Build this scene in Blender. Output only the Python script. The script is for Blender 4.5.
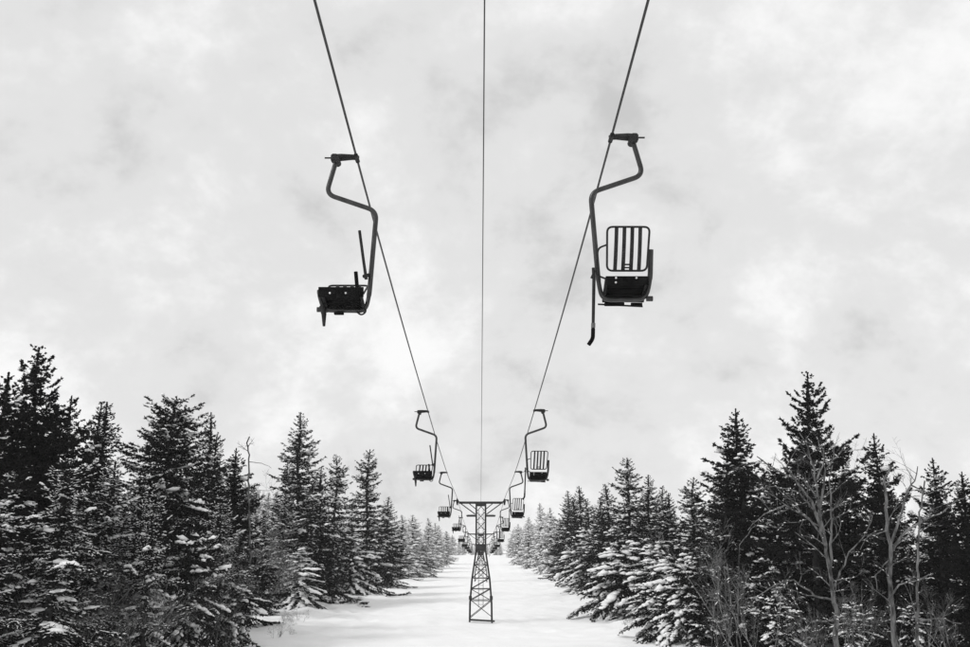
import bpy, math, random
import numpy as np
from mathutils import noise as mnoise, Vector

random.seed(7)
R = math.radians
scene = bpy.context.scene
for o in list(bpy.data.objects):
    bpy.data.objects.remove(o)

# ------------------------------------------------------------------ camera
FPX, CX, CY, VPX = 943.06, 485.0, 323.5, 481.0      # photograph: focal length in pixels, centre, lift vanishing point
PITCH = math.atan(227 / FPX)
YAW = math.atan((CX - VPX) / FPX)
CAMZ = 5.3
cam = bpy.data.cameras.new('camera')
cam.sensor_width = 36.0
cam.lens = 35.0
cam.clip_end = 8000
cam.clip_start = 0.05
camo = bpy.data.objects.new('camera', cam)
scene.collection.objects.link(camo)
camo.location = (0, 0, CAMZ)
camo.rotation_euler = (math.pi / 2 + PITCH, 0, -YAW)
scene.camera = camo

# ------------------------------------------------------------------ sky, sun, exposure
SUN_ELEV, SUN_AZ = 41.0, 238.0          # degrees; azimuth clockwise from +Y
world = bpy.data.worlds.new('World')
scene.world = world
world.use_nodes = True
nt = world.node_tree
nt.nodes.clear()


def node(tree, kind, **kw):
    n = tree.nodes.new(kind)
    for k, v in kw.items():
        setattr(n, k, v)
    return n


def math_node(tree, op, a, b=None):
    n = node(tree, 'ShaderNodeMath', operation=op)
    for i, v in enumerate((a, b)):
        if v is None:
            continue
        if isinstance(v, (int, float)):
            n.inputs[i].default_value = v
        else:
            tree.links.new(v, n.inputs[i])
    return n.outputs[0]


sky = node(nt, 'ShaderNodeTexSky', sky_type='NISHITA', sun_disc=False)
sky.sun_elevation = R(SUN_ELEV)
sky.sun_rotation = R(SUN_AZ)
bw = node(nt, 'ShaderNodeRGBToBW')
nt.links.new(sky.outputs[0], bw.inputs[0])
tc = node(nt, 'ShaderNodeTexCoord')
sep = node(nt, 'ShaderNodeSeparateXYZ')
nt.links.new(tc.outputs['Generated'], sep.inputs[0])
zc = math_node(nt, 'MAXIMUM', math_node(nt, 'ADD', sep.outputs['Z'], 0.75), 0.12)
px = math_node(nt, 'DIVIDE', sep.outputs['X'], zc)
py = math_node(nt, 'DIVIDE', sep.outputs['Y'], zc)
comb = node(nt, 'ShaderNodeCombineXYZ')
nt.links.new(px, comb.inputs[0])
nt.links.new(py, comb.inputs[1])
comb.inputs[2].default_value = 3.7


def sky_noise(scale, detail, rough, dist, off):
    mp = node(nt, 'ShaderNodeMapping')
    mp.inputs['Location'].default_value = off
    nt.links.new(comb.outputs[0], mp.inputs['Vector'])
    n = node(nt, 'ShaderNodeTexNoise')
    n.inputs['Scale'].default_value = scale
    n.inputs['Detail'].default_value = detail
    n.inputs['Roughness'].default_value = rough
    n.inputs['Distortion'].default_value = dist
    nt.links.new(mp.outputs[0], n.inputs['Vector'])
    return n.outputs['Fac']


n1 = sky_noise(3.4, 11, 0.60, 0.12, (1.9, 0.4, 0.0))
n2 = sky_noise(8.0, 9, 0.62, 0.15, (7.0, 3.0, 2.0))
cl = math_node(nt, 'ADD', math_node(nt, 'MULTIPLY', n1, 0.68), math_node(nt, 'MULTIPLY', n2, 0.32))
ramp = node(nt, 'ShaderNodeValToRGB')
ramp.color_ramp.interpolation = 'EASE'
e = ramp.color_ramp.elements
e[0].position, e[0].color = 0.36, (0.61, 0.61, 0.61, 1)
e[1].position, e[1].color = 0.60, (1.0, 1.0, 1.0, 1)
m = ramp.color_ramp.elements.new(0.47)
m.color = (0.79, 0.79, 0.79, 1)
nt.links.new(cl, ramp.inputs[0])
cloud = math_node(nt, 'MULTIPLY', ramp.outputs[0], 10.5)
mixs = node(nt, 'ShaderNodeMix', data_type='FLOAT')
mixs.inputs[0].default_value = 0.90                     # almost closed cloud cover
nt.links.new(bw.outputs[0], mixs.inputs[2])
nt.links.new(cloud, mixs.inputs[3])
bg = node(nt, 'ShaderNodeBackground')
bg.inputs['Strength'].default_value = 0.1
nt.links.new(mixs.outputs[0], bg.inputs['Color'])
wo = node(nt, 'ShaderNodeOutputWorld')
nt.links.new(bg.outputs[0], wo.inputs['Surface'])

sun = bpy.data.lights.new('sun', 'SUN')
sun.energy = 1.5
sun.angle = R(14)
sun.color = (1, 1, 1)
suno = bpy.data.objects.new('sun', sun)
scene.collection.objects.link(suno)
sd = Vector((math.sin(R(SUN_AZ)) * math.cos(R(SUN_ELEV)), math.cos(R(SUN_AZ)) * math.cos(R(SUN_ELEV)), math.sin(R(SUN_ELEV))))
suno.rotation_euler = sd.to_track_quat('Z', 'Y').to_euler()

scene.view_settings.view_transform = 'Standard'
scene.view_settings.look = 'None'
scene.view_settings.exposure = 0.0
scene.view_settings.gamma = 1.0
scene.view_settings.use_curve_mapping = False
scene.cycles.use_denoising = True
scene.cycles.max_bounces = 6
scene.cycles.diffuse_bounces = 3
scene.cycles.volume_bounces = 1
scene.cycles.caustics_reflective = False
scene.cycles.caustics_refractive = False

# ------------------------------------------------------------------ materials (the photograph is black and white: all greys)
MATS = {}


def material(name, lo, hi, scale=6.0, rough=0.8, bump=0.0, bscale=30.0, spec=0.3, metallic=0.0, detail=5.0, per_object=0.0, stretch=None):
    mt = bpy.data.materials.new(name)
    mt.use_nodes = True
    t = mt.node_tree
    b = t.nodes['Principled BSDF']
    b.inputs['Roughness'].default_value = rough
    b.inputs['Specular IOR Level'].default_value = spec
    b.inputs['Metallic'].default_value = metallic
    co = node(t, 'ShaderNodeTexCoord')
    src = co.outputs['Object']
    if stretch:
        mp = node(t, 'ShaderNodeMapping')
        mp.inputs['Scale'].default_value = stretch
        t.links.new(src, mp.inputs['Vector'])
        src = mp.outputs[0]
    n = node(t, 'ShaderNodeTexNoise')
    n.inputs['Scale'].default_value = scale
    n.inputs['Detail'].default_value = detail
    t.links.new(src, n.inputs['Vector'])
    r = node(t, 'ShaderNodeValToRGB')
    r.color_ramp.elements[0].position = 0.33
    r.color_ramp.elements[1].position = 0.68
    r.color_ramp.elements[0].color = (lo, lo, lo, 1)
    r.color_ramp.elements[1].color = (hi, hi, hi, 1)
    t.links.new(n.outputs['Fac'], r.inputs[0])
    col = r.outputs[0]
    if per_object:
        oi = node(t, 'ShaderNodeObjectInfo')
        mr = node(t, 'ShaderNodeMapRange')
        mr.inputs['To Min'].default_value = 1 - per_object
        mr.inputs['To Max'].default_value = 1 + per_object
        t.links.new(oi.outputs['Random'], mr.inputs['Value'])
        vm = node(t, 'ShaderNodeVectorMath', operation='SCALE')
        t.links.new(col, vm.inputs[0])
        t.links.new(mr.outputs[0], vm.inputs['Scale'])
        col = vm.outputs[0]
    t.links.new(col, b.inputs['Base Color'])
    if bump:
        n2 = node(t, 'ShaderNodeTexNoise')
        n2.inputs['Scale'].default_value = bscale
        n2.inputs['Detail'].default_value = 6
        t.links.new(src, n2.inputs['Vector'])
        bp = node(t, 'ShaderNodeBump')
        bp.inputs['Strength'].default_value = bump
        bp.inputs['Distance'].default_value = 0.05
        t.links.new(n2.outputs['Fac'], bp.inputs['Height'])
        t.links.new(bp.outputs[0], b.inputs['Normal'])
    MATS[name] = mt
    return mt


material('snow_ground', 0.87, 0.92, scale=0.35, rough=0.9, bump=0.5, bscale=2.2, spec=0.15)
material('snow_pad', 0.78, 0.88, scale=3.0, rough=0.9, bump=0.3, bscale=14.0, spec=0.15)
material('needles', 0.006, 0.017, scale=1.6, rough=0.8, spec=0.1, per_object=0.3)
material('bark', 0.025, 0.07, scale=9.0, rough=0.95, bump=0.6, bscale=25.0, spec=0.1, stretch=(1, 1, 0.25))
material('grey_bark', 0.035, 0.22, scale=7.0, rough=0.95, bump=1.0, bscale=16.0, spec=0.1, stretch=(1, 1, 0.3))
material('frosted_twig', 0.06, 0.26, scale=3.0, rough=0.95, spec=0.1)
material('steel_tube', 0.007, 0.03, scale=7.0, rough=0.36, bump=0.15, bscale=50.0, spec=0.5, stretch=(1, 1, 0.35))
material('dark_iron', 0.007, 0.02, scale=9.0, rough=0.65, bump=0.25, bscale=45.0, spec=0.25)
material('black_board', 0.004, 0.012, scale=7.0, rough=0.85, bump=0.2, bscale=30.0, spec=0.05)
material('bolt_steel', 0.45, 0.7, scale=20.0, rough=0.4, spec=0.5)
material('tower_steel', 0.010, 0.03, scale=4.0, rough=0.6, bump=0.2, bscale=30.0, spec=0.4)
material('plank_wood', 0.07, 0.16, scale=5.0, rough=0.9, bump=0.4, bscale=20.0, spec=0.1, stretch=(0.3, 3, 1))
material('wire_rope', 0.010, 0.03, scale=40.0, rough=0.5, spec=0.4)


# ------------------------------------------------------------------ helpers
def pix(x, y, d):
    """photograph pixel and depth along the view axis -> world point"""
    u = (CY - y) / FPX
    f = Vector((0, math.cos(PITCH), math.sin(PITCH)))
    up = Vector((0, -math.sin(PITCH), math.cos(PITCH)))
    p = d * (f + u * up + Vector(((x - VPX) / FPX, 0, 0)))
    return p + Vector((0, 0, CAMZ))


def tag(o, label=None, cat=None, group=None, kind=None):
    for k, v in (('label', label), ('category', cat), ('group', group), ('kind', kind)):
        if v:
            o[k] = v
    return o


def empty(name, loc=(0, 0, 0), rz=0.0):
    o = bpy.data.objects.new(name, None)
    o.empty_display_size = 0.3
    scene.collection.objects.link(o)
    o.location = loc
    o.rotation_euler = (0, 0, rz)
    return o


def link_mesh(name, me, parent=None):
    o = bpy.data.objects.new(name, me)
    scene.collection.objects.link(o)
    o.parent = parent
    return o


def tri_mesh(name, verts, tris, mat, smooth=False):
    me = bpy.data.meshes.new(name)
    verts = np.asarray(verts, dtype=np.float32)
    tris = np.asarray(tris, dtype=np.int32)
    me.vertices.add(len(verts))
    me.vertices.foreach_set('co', verts.ravel())
    me.loops.add(tris.size)
    me.loops.foreach_set('vertex_index', tris.ravel())
    me.polygons.add(len(tris))
    me.polygons.foreach_set('loop_start', np.arange(0, tris.size, 3, dtype=np.int32))
    me.polygons.foreach_set('use_smooth', np.full(len(tris), smooth, dtype=bool))
    me.materials.append(MATS[mat])
    me.update(calc_edges=True)
    return me


class MB:
    def __init__(self):
        self.v, self.f, self.s = [], [], []

    def add(self, vs, fs, smooth=False):
        b = len(self.v)
        self.v += [tuple(p) for p in vs]
        self.f += [tuple(b + i for i in q) for q in fs]
        self.s += [smooth] * len(fs)
        return self

    def tube(self, pts, rad, sides=10, caps=True):
        pts = [Vector(p) for p in pts]
        n = len(pts)
        if isinstance(rad, (int, float)):
            rad = [rad] * n
        t0 = (pts[1] - pts[0]).normalized()
        a = Vector((0, 0, 1)) if abs(t0.z) < 0.9 else Vector((0, 1, 0))
        u = t0.cross(a).normalized()
        vs = []
        for i in range(n):
            t = (pts[min(i + 1, n - 1)] - pts[max(i - 1, 0)]).normalized()
            u = (u - t * u.dot(t)).normalized()
            w = t.cross(u)
            for k in range(sides):
                an = 2 * math.pi * k / sides
                vs.append(pts[i] + (u * math.cos(an) + w * math.sin(an)) * rad[i])
        fs = []
        for i in range(n - 1):
            for k in range(sides):
                k2 = (k + 1) % sides
                fs.append((i * sides + k, i * sides + k2, (i + 1) * sides + k2, (i + 1) * sides + k))
        self.add(vs, fs, True)
        if caps:
            self.add(vs[:sides], [tuple(reversed(range(sides)))])
            self.add(vs[-sides:], [tuple(range(sides))])
        return self

    def box(self, c, size, rx=0.0, ry=0.0, rz=0.0, bev=0.006):
        hx, hy, hz = (s / 2 for s in size)
        b = min(bev, hx * 0.45, hy * 0.45, hz * 0.45)
        vs, idx = [], {}
        for sx in (-1, 1):
            for sy in (-1, 1):
                for sz in (-1, 1):
                    for ax in range(3):
                        p = [sx * hx, sy * hy, sz * hz]
                        for k in range(3):
                            if k != ax:
                                p[k] -= (sx, sy, sz)[k] * b
                        idx[(sx, sy, sz, ax)] = len(vs)
                        vs.append(Vector(p))
        fs = []
        for ax in range(3):
            o1, o2 = [k for k in range(3) if k != ax]
            for s in (-1, 1):
                q = []
                for a, bb in ((-1, -1), (1, -1), (1, 1), (-1, 1)):
                    k = [0, 0, 0]
                    k[ax], k[o1], k[o2] = s, a, bb
                    q.append(idx[(k[0], k[1], k[2], ax)])
                fs.append(q)
            for a in (-1, 1):
                for bb in (-1, 1):
                    q = []
                    for s, which in ((-1, o1), (1, o1), (1, o2), (-1, o2)):
                        k = [0, 0, 0]
                        k[ax], k[o1], k[o2] = s, a, bb
                        q.append(idx[(k[0], k[1], k[2], which)])
                    fs.append(q)
        for sx in (-1, 1):
            for sy in (-1, 1):
                for sz in (-1, 1):
                    fs.append([idx[(sx, sy, sz, ax)] for ax in range(3)])
        from mathutils import Euler
        mt = Euler((rx, ry, rz)).to_matrix()
        c = Vector(c)
        vs = [mt @ p + c for p in vs]
        out = []
        for q in fs:
            nrm = (vs[q[1]] - vs[q[0]]).cross(vs[q[2]] - vs[q[0]])
            mid = sum((vs[i] for i in q), Vector()) / len(q)
            out.append(q if nrm.dot(mid - c) > 0 else q[::-1])
        return self.add(vs, out)

    def bar(self, a, b, w, h=None):
        """square bar between two points"""
        a, b = Vector(a), Vector(b)
        return self.tube([a, b], (w if h is None else (w + h) / 2) * 0.70, sides=4)

    def build(self, name, mat, parent=None):
        me = bpy.data.meshes.new(name)
        me.from_pydata(self.v, [], self.f)
        me.polygons.foreach_set('use_smooth', self.s)
        me.materials.append(MATS[mat])
        me.update()
        return link_mesh(name, me, parent)


def fillet(pts, r, n=6):
    """round the corners of a polyline"""
    pts = [Vector(p) for p in pts]
    out = [pts[0]]
    for i in range(1, len(pts) - 1):
        a, b, c = pts[i - 1], pts[i], pts[i + 1]
        rr = min(r, (a - b).length * 0.48, (c - b).length * 0.48)
        p, q = b + (a - b).normalized() * rr, b + (c - b).normalized() * rr
        for k in range(n + 1):
            t = k / n
            out.append(p * (1 - t) ** 2 + b * 2 * t * (1 - t) + q * t * t)
    out.append(pts[-1])
    return out


def copy_tree(o, parent=None):
    c = o.copy()
    scene.collection.objects.link(c)
    c.parent = parent
    for ch in list(o.children):
        copy_tree(ch, c)
    return c


# ------------------------------------------------------------------ ground
PROF_Y = [-3000, -100, 0, 12, 30, 50, 72, 92, 130, 165, 200, 300, 350, 3000]
PROF_Z = [3.6, 3.6, 3.6, 3.5, 1.72, 0.24, 0.15, 0.80, 1.20, 1.60, 2.20, 3.85, 3.6, 3.0]


PITS = [(random.uniform(-11, 9), random.uniform(55, 125), random.uniform(0.35, 0.8), random.choice((-0.22, -0.16, 0.2, 0.28))) for _ in range(46)]


def ground_base(x, y):
    ys = [y - 6, y - 3, y, y + 3, y + 6]
    return float(np.mean(np.interp(ys, PROF_Y, PROF_Z)))


def ground_z(x, y):
    z = ground_base(x, y)
    w = min(1.0, max(0.0, (y - 40) / 25.0))
    z += w * 0.22 * mnoise.noise(Vector((x * 0.07, y * 0.05, 1.3)))
    z += w * 0.08 * mnoise.noise(Vector((x * 0.21, y * 0.11, 7.3)))
    z += w * 0.07 * mnoise.noise(Vector((x * 0.55, y * 0.4, 2.1)))
    z += w * 0.30 * max(0.0, mnoise.noise(Vector((x * 0.33 + 4, y * 0.2, 5.1))) - 0.15)
    edge = max(0.0, min(1.0, (abs(x) - 6.0) / 4.0))
    z += w * edge * 0.45 * max(0.0, mnoise.noise(Vector((x * 0.45, y * 0.35, 9.7))) + 0.05)
    z += w * edge * 0.14 * mnoise.noise(Vector((x * 1.3, y * 1.0, 4.4)))
    z += w * 0.05 * mnoise.noise(Vector((x * 1.6, y * 1.1, 6.4)))
    r2 = x * x + (y - 71.0) ** 2
    z += 0.22 * math.exp(-r2 / 3.0)
    bank = max(0.0, abs(x) - 9.0)
    z += w * min(0.9, bank * 0.09)
    if 52 < y < 128 and abs(x) < 16:
        for px_, py_, pr, pd in PITS:
            q = ((x - px_) ** 2 + ((y - py_) * 0.7) ** 2) / (pr * pr)
            if q < 6:
                z += pd * (math.exp(-q) - 0.35 * math.exp(-q * 0.4))
    return z


def grid_axis(a, b, step, far):
    mid = list(np.arange(a, b + step / 2, step))
    lo, hi, s = [], [], step
    p, q = a, b
    while p > -far or q < far:
        s *= 1.5
        p, q = p - s, q + s
        lo.insert(0, max(p, -far - 1))
        hi.append(min(q, far + 1))
    return [v for v in lo if v > -far] + mid + [v for v in hi if v < far]


gx = grid_axis(-17, 17, 0.3, 3000)
gy = grid_axis(44, 128, 0.36, 3000)
gz = [[ground_z(x, y) for x in gx] for y in gy]
gv = [(x, y, gz[j][i]) for j, y in enumerate(gy) for i, x in enumerate(gx)]
nx = len(gx)
gf = [(j * nx + i, j * nx + i + 1, (j + 1) * nx + i + 1, (j + 1) * nx + i) for j in range(len(gy) - 1) for i in range(nx - 1)]
me = bpy.data.meshes.new('ground')
me.from_pydata(gv, [], gf)
me.polygons.foreach_set('use_smooth', [True] * len(gf))
me.materials.append(MATS['snow_ground'])
tag(link_mesh('ground', me), 'open ski trail under smooth wind-packed snow', None, None, 'structure')

# ------------------------------------------------------------------ cables
GAUGE = 3.5
CAB_Y = [-60, -25, 9, 12.4, 30.8, 48.6, 71, 92, 110, 130, 165, 200, 330]
CAB_Z = [11.5, 8.3, 5.60, 5.36, 4.47, 3.90, 3.72, 3.06, 2.68, 2.42, 1.85, 1.55, 1.6]


def spline(xs, zs):
    xs, zs = np.array(xs, float), np.array(zs, float)
    d = np.diff(zs) / np.diff(xs)
    m = np.zeros(len(xs))
    m[1:-1] = (d[:-1] * np.diff(xs)[1:] + d[1:] * np.diff(xs)[:-1]) / (np.diff(xs)[1:] + np.diff(xs)[:-1])
    m[0], m[-1] = d[0], d[-1]

    def f(x):
        i = int(np.clip(np.searchsorted(xs, x) - 1, 0, len(d) - 1))
        h = xs[i + 1] - xs[i]
        t = (x - xs[i]) / h
        return float((2 * t ** 3 - 3 * t * t + 1) * zs[i] + (t ** 3 - 2 * t * t + t) * h * m[i] + (-2 * t ** 3 + 3 * t * t) * zs[i + 1] + (t ** 3 - t * t) * h * m[i + 1])
    return f


cab = spline(CAB_Y, CAB_Z)
cable_z = lambda y: cab(y) + CAMZ
SIDE_LABEL = {-1: 'long black haul cable carrying the chairs with folded-down backrests',
              1: 'long black haul cable carrying the chairs with upright slatted backrests'}
ys = [float(v) for v in np.concatenate([np.arange(-60, 40, 1.5), np.arange(40, 331, 3)])]
for s in (-1, 1):
    o = MB().tube([(s * GAUGE / 2, y, cable_z(y)) for y in ys], 0.016, 8).build('haul_cable', 'wire_rope')
    tag(o, SIDE_LABEL[s], 'cable', 'haul cables of the lift')
T1Y, T2Y, T3Y = 71.0, 130.0, 205.0
T1Z = cable_z(T1Y)
wz = spline([-60, 9.2, 30, 50, 71], [12.0, 5.95, 4.75, 4.1, 3.74])
o = MB().tube([(0.04 * max(0, 71 - y) / 71, y, wz(y) + CAMZ) for y in ys if y <= 71] + [(0, 71, 3.50 + CAMZ)], 0.0085, 6).build('signal_wire', 'wire_rope')
tag(o, 'thin single wire strung midway between the two haul cables', 'wire')

# ------------------------------------------------------------------ chairs


def make_chair(s):
    """single chair; s=+1: chair seen from behind, upright back; s=-1: chair seen from the front, back folded down"""
    root = empty('lift_chair')
    X = lambda x, y, z: (s * (x + 0.062 * z), y, z)
    g = MB()
    g.tube([X(-0.03, 0, 0.0), X(0.06, 0, 0.012), X(0.22, 0, 0.008), X(0.30, 0, 0.0)], [0.032, 0.040, 0.052, 0.055], 10)
    g.tube([X(0, -0.11, -0.004), X(0, 0.11, -0.004)], 0.032, 10)
    g.box(X(0.31, 0, -0.01), (0.10, 0.13, 0.115), bev=0.03)
    g.tube([X(0.34, 0, 0.0), X(0.45, 0, 0.0)], 0.012, 8)
    g.tube([X(0.28, -0.09, -0.05), X(0.28, 0.09, -0.05)], 0.05, 10)
    g.build('grip', 'dark_iron', root)

    seat_z = -2.27 if s > 0 else -2.225
    h = MB()
    path = [X(0.285, 0, -0.03), X(0.44, 0, -0.54), X(-0.25, 0, -0.79), X(-0.105, 0, -2.02), X(-0.05, -0.02, seat_z),
            X(0.51, -0.02, seat_z + 0.01), X(0.555, -0.06, -2.02), X(0.545, -0.12, -1.62 if s > 0 else -1.97)]
    fp = fillet(path, 0.13, 8)
    rr = [0.034 if p.z > -2.0 else 0.030 for p in fp]
    h.tube(fp, rr, 12)
    h.tube([X(0.52, -0.02, seat_z + 0.02), X(0.60, -0.02, seat_z + 0.02)], 0.035, 10)
    hg = h.build('hanger', 'steel_tube', root)
    MB().tube([X(0.285, 0, -0.02), X(0.272, 0, 0.05)], 0.02, 8).build('hanger_bolt', 'dark_iron', hg)

    # backrest: bent frame with four slats, in its own tilt
    x0, x1, bh = 0.0, 0.555, 0.58
    cxm = 0.235
    if s > 0:
        org, tilt, hgt = Vector((0, -0.17, -1.92)), R(-4), bh
    else:
        org, tilt, hgt = Vector((0, 0.05, -1.975)), R(62), bh

    def B(x, u, off=0.0):
        # u up the backrest, off towards its rear
        sg = -1 if s > 0 else 1
        y = org.y + (math.sin(abs(tilt)) * u) * sg + off * math.cos(tilt) * sg
        z = org.z + math.cos(tilt) * u - off * math.sin(abs(tilt))
        return X(x, y, z)
    L, Rr = cxm - 0.275, cxm + 0.275
    fr = MB()
    loop = [B(cxm, 0), B(L + 0.02, 0), B(L, hgt), B(Rr, hgt), B(Rr - 0.02, 0), B(cxm, 0)]
    fr.tube(fillet(loop, 0.075, 6), 0.014, 8, caps=False)
    bk = fr.build('backrest', 'dark_iron', root)
    for i in range(4):
        xx = L + 0.02 + (Rr - L - 0.04) * (i + 1) / 5
        sl = MB()
        w = 0.024
        vs = []
        for u in (0.0, hgt * 0.33, hgt * 0.66, hgt):
            bow = 0.02 * math.sin(math.pi * u / hgt)
            for dx, of in ((-w, bow - 0.005), (w, bow - 0.005), (w, bow + 0.007), (-w, bow + 0.007)):
                vs.append(B(xx + dx, u, of))
        fs = []
        for k in range(3):
            for j in range(4):
                j2 = (j + 1) % 4
                fs.append((k * 4 + j, k * 4 + j2, k * 4 + 4 + j2, k * 4 + 4 + j))
        fs += [(0, 1, 2, 3), (15, 14, 13, 12)]
        sl.add(vs, fs)
        sl.build('slat', 'dark_iron', bk)
    lt = MB()
    lt.tube(fillet([B(cxm - 0.05, 0.0, 0.02), B(cxm - 0.05, 0.075, 0.03), B(cxm + 0.05, 0.075, 0.03), B(cxm + 0.05, 0.0, 0.02)], 0.02, 3), 0.011, 6)
    lt.tube([B(cxm - 0.05, 0.035, 0.025), B(cxm + 0.05, 0.035, 0.025)], 0.010, 6)
    lt.build('latch', 'dark_iron', bk)

    # seat: frame with a board and slats, tipped
    if s > 0:
        ra, za, rb, zb = -0.19, -2.02, 0.15, -2.215          # y,z of the near upper and far lower edges
    else:
        ra, za, rb, zb = -0.25, -2.02, 0.17, -2.155
    dy, dz = rb - ra, zb - za
    ln = math.hypot(dy, dz)
    ang = math.atan2(dz, dy)
    seat = MB()
    for xx in (-0.02, 0.49):
        seat.box(X(xx, (ra + rb) / 2, (za + zb) / 2 - 0.02), (0.035, ln + 0.02, 0.05), rx=ang)
    seat.box(X(cxm, ra, za - 0.02), (0.53, 0.035, 0.05), rx=ang)
    seat.box(X(cxm, rb, zb - 0.015), (0.53, 0.035, 0.045), rx=ang)
    st = seat.build('seat', 'dark_iron', root)
    ns = 4
    for i in range(ns):
        t = (i + 0.5) / ns
        MB().box(X(cxm, ra + dy * t, za + dz * t + 0.005), (0.545, ln / ns * 0.91, 0.022), rx=ang).build('seat_slat', 'black_board', st)
    # the black front board of the seat, bolted on
    if s > 0:
        MB().box(X(cxm, ra - 0.026, za - 0.045), (0.545, 0.020, 0.115), rx=R(10)).build('seat_board', 'black_board', st)
        bolts = [(0.09, za - 0.015), (0.35, za - 0.015), (0.09, za - 0.075)]
        by = ra - 0.040
        MB().box(X(0.13, rb + 0.0, zb - 0.065), (0.26, 0.03, 0.05), rx=R(12)).build('footplate', 'black_board', st)
        MB().box(X(0.42, rb + 0.0, zb - 0.067), (0.15, 0.03, 0.046), rx=R(12)).build('footplate', 'black_board', st)
        MB().tube([X(-0.085, rb, zb - 0.065), X(0.50, rb, zb - 0.095)], 0.012, 8).build('footbar', 'dark_iron', root)
    else:
        MB().box(X(cxm, ra - 0.026, za - 0.01), (0.60, 0.022, 0.135), rx=R(8)).build('seat_board', 'black_board', st)
        bolts = [(0.17, za - 0.03), (0.38, za - 0.03)]
        by = ra - 0.042
        fl = MB()
        fl.tube([X(0.52, -0.05, seat_z + 0.06), X(0.50, -0.07, seat_z - 0.06), X(0.505, -0.06, seat_z - 0.22)], [0.045, 0.034, 0.018], 8)
        fl.build('side_bracket', 'dark_iron', root)
        MB().tube(fillet([X(-0.03, -0.05, seat_z + 0.10), X(-0.07, -0.06, seat_z - 0.02), X(0.0, -0.06, seat_z - 0.07), X(0.06, -0.05, seat_z - 0.02)], 0.05, 5), 0.012, 8).build('hook', 'dark_iron', root)
        MB().box(X(0.30, -0.06, seat_z - 0.045), (0.13, 0.06, 0.03)).build('footplate', 'black_board', st)
        MB().tube([X(0.02, -0.24, -2.02), X(0.035, -0.24, -1.74)], 0.026, 10).build('armrest_post', 'black_board', root)
    for bx, bz in bolts:
        MB().tube([X(bx, by, bz), X(bx, by - 0.016, bz)], 0.013, 8).build('bolt', 'bolt_steel', st)
    # side rail from the backrest to the hanger
    if s > 0:
        MB().tube(fillet([B(L, 0.34), X(L - 0.10, -0.12, -1.60), X(L - 0.11, -0.08, -1.95), X(L + 0.05, -0.10, -2.02)], 0.06, 5), 0.013, 8).build('armrest', 'dark_iron', root)
        sb = MB()
        sb.tube([X(-0.19, -0.10, -1.86), X(-0.175, -0.10, -2.02), X(-0.165, -0.12, -2.68)], [0.019, 0.022, 0.020], 8)
        sb.tube([X(-0.21, -0.10, -2.00), X(-0.17, -0.10, -1.90)], 0.014, 6)
        sbo = sb.build('safety_bar', 'dark_iron', root)
        MB().tube(fillet([X(-0.165, -0.12, -2.67), X(-0.163, -0.12, -2.80), X(-0.215, -0.12, -2.88)], 0.04, 4), 0.026, 8).build('hand_grip', 'black_board', sbo)
        MB().tube([X(-0.165, -0.12, -2.60), X(-0.165, -0.12, -2.66)], 0.027, 8).build('collar', 'plank_wood', sbo)
    else:
        sb = MB()
        sb.tube([X(-0.02, -0.13, -1.12), X(-0.06, -0.11, -1.55), X(-0.085, -0.09, -1.80)], [0.020, 0.020, 0.022], 8)
        sb.tube([X(-0.05, -0.09, -1.76), X(-0.12, -0.03, -1.72)], 0.025, 8)
        sb.build('safety_bar', 'dark_iron', root)
        MB().tube(fillet([X(-0.03, -0.22, -2.06), X(0.0, -0.24, -1.99), X(0.10, -0.24, -2.08)], 0.04, 4), 0.012, 6).build('armrest', 'dark_iron', root)
    return root


ORD = ['third before the tall lattice tower', 'second before the tall lattice tower', 'just before the tall lattice tower',
       'just past the tall lattice tower', 'second past the tall lattice tower', 'third past the tall lattice tower',
       'beside the small far tower', 'first past the small far tower', 'second past the small far tower']
CH_Y = {1: [11.75, 30.8, 48.6, 72.3, 91.5, 110.5, 129.0, 147.5, 166.0], -1: [12.35, 31.0, 49.0, 72.8, 92.2, 111.0, 129.4, 148.0, 166.5]}
proto = {s: make_chair(s) for s in (1, -1)}
for s in (1, -1):
    look = 'single-seat chair with upright slatted backrest, bar hanging down' if s > 0 else 'single-seat chair with backrest folded down'
    grp = 'chairs with upright backrests on one cable' if s > 0 else 'chairs with folded-down backrests on one cable'
    copies = [proto[s]] + [copy_tree(proto[s]) for _ in ORD[1:]]
    for i, (o, y) in enumerate(zip(copies, CH_Y[s])):
        o.location = (s * GAUGE / 2, y, cable_z(y))
        o.rotation_euler = (R(random.uniform(-1, 1)) * (i > 0), R(random.uniform(-0.5, 0.5) * (i > 0)), R(random.uniform(-2, 2)) * (i > 0))
        tag(o, f'{look}, {ORD[i]}', 'lift chair', grp)

# ------------------------------------------------------------------ towers


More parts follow.
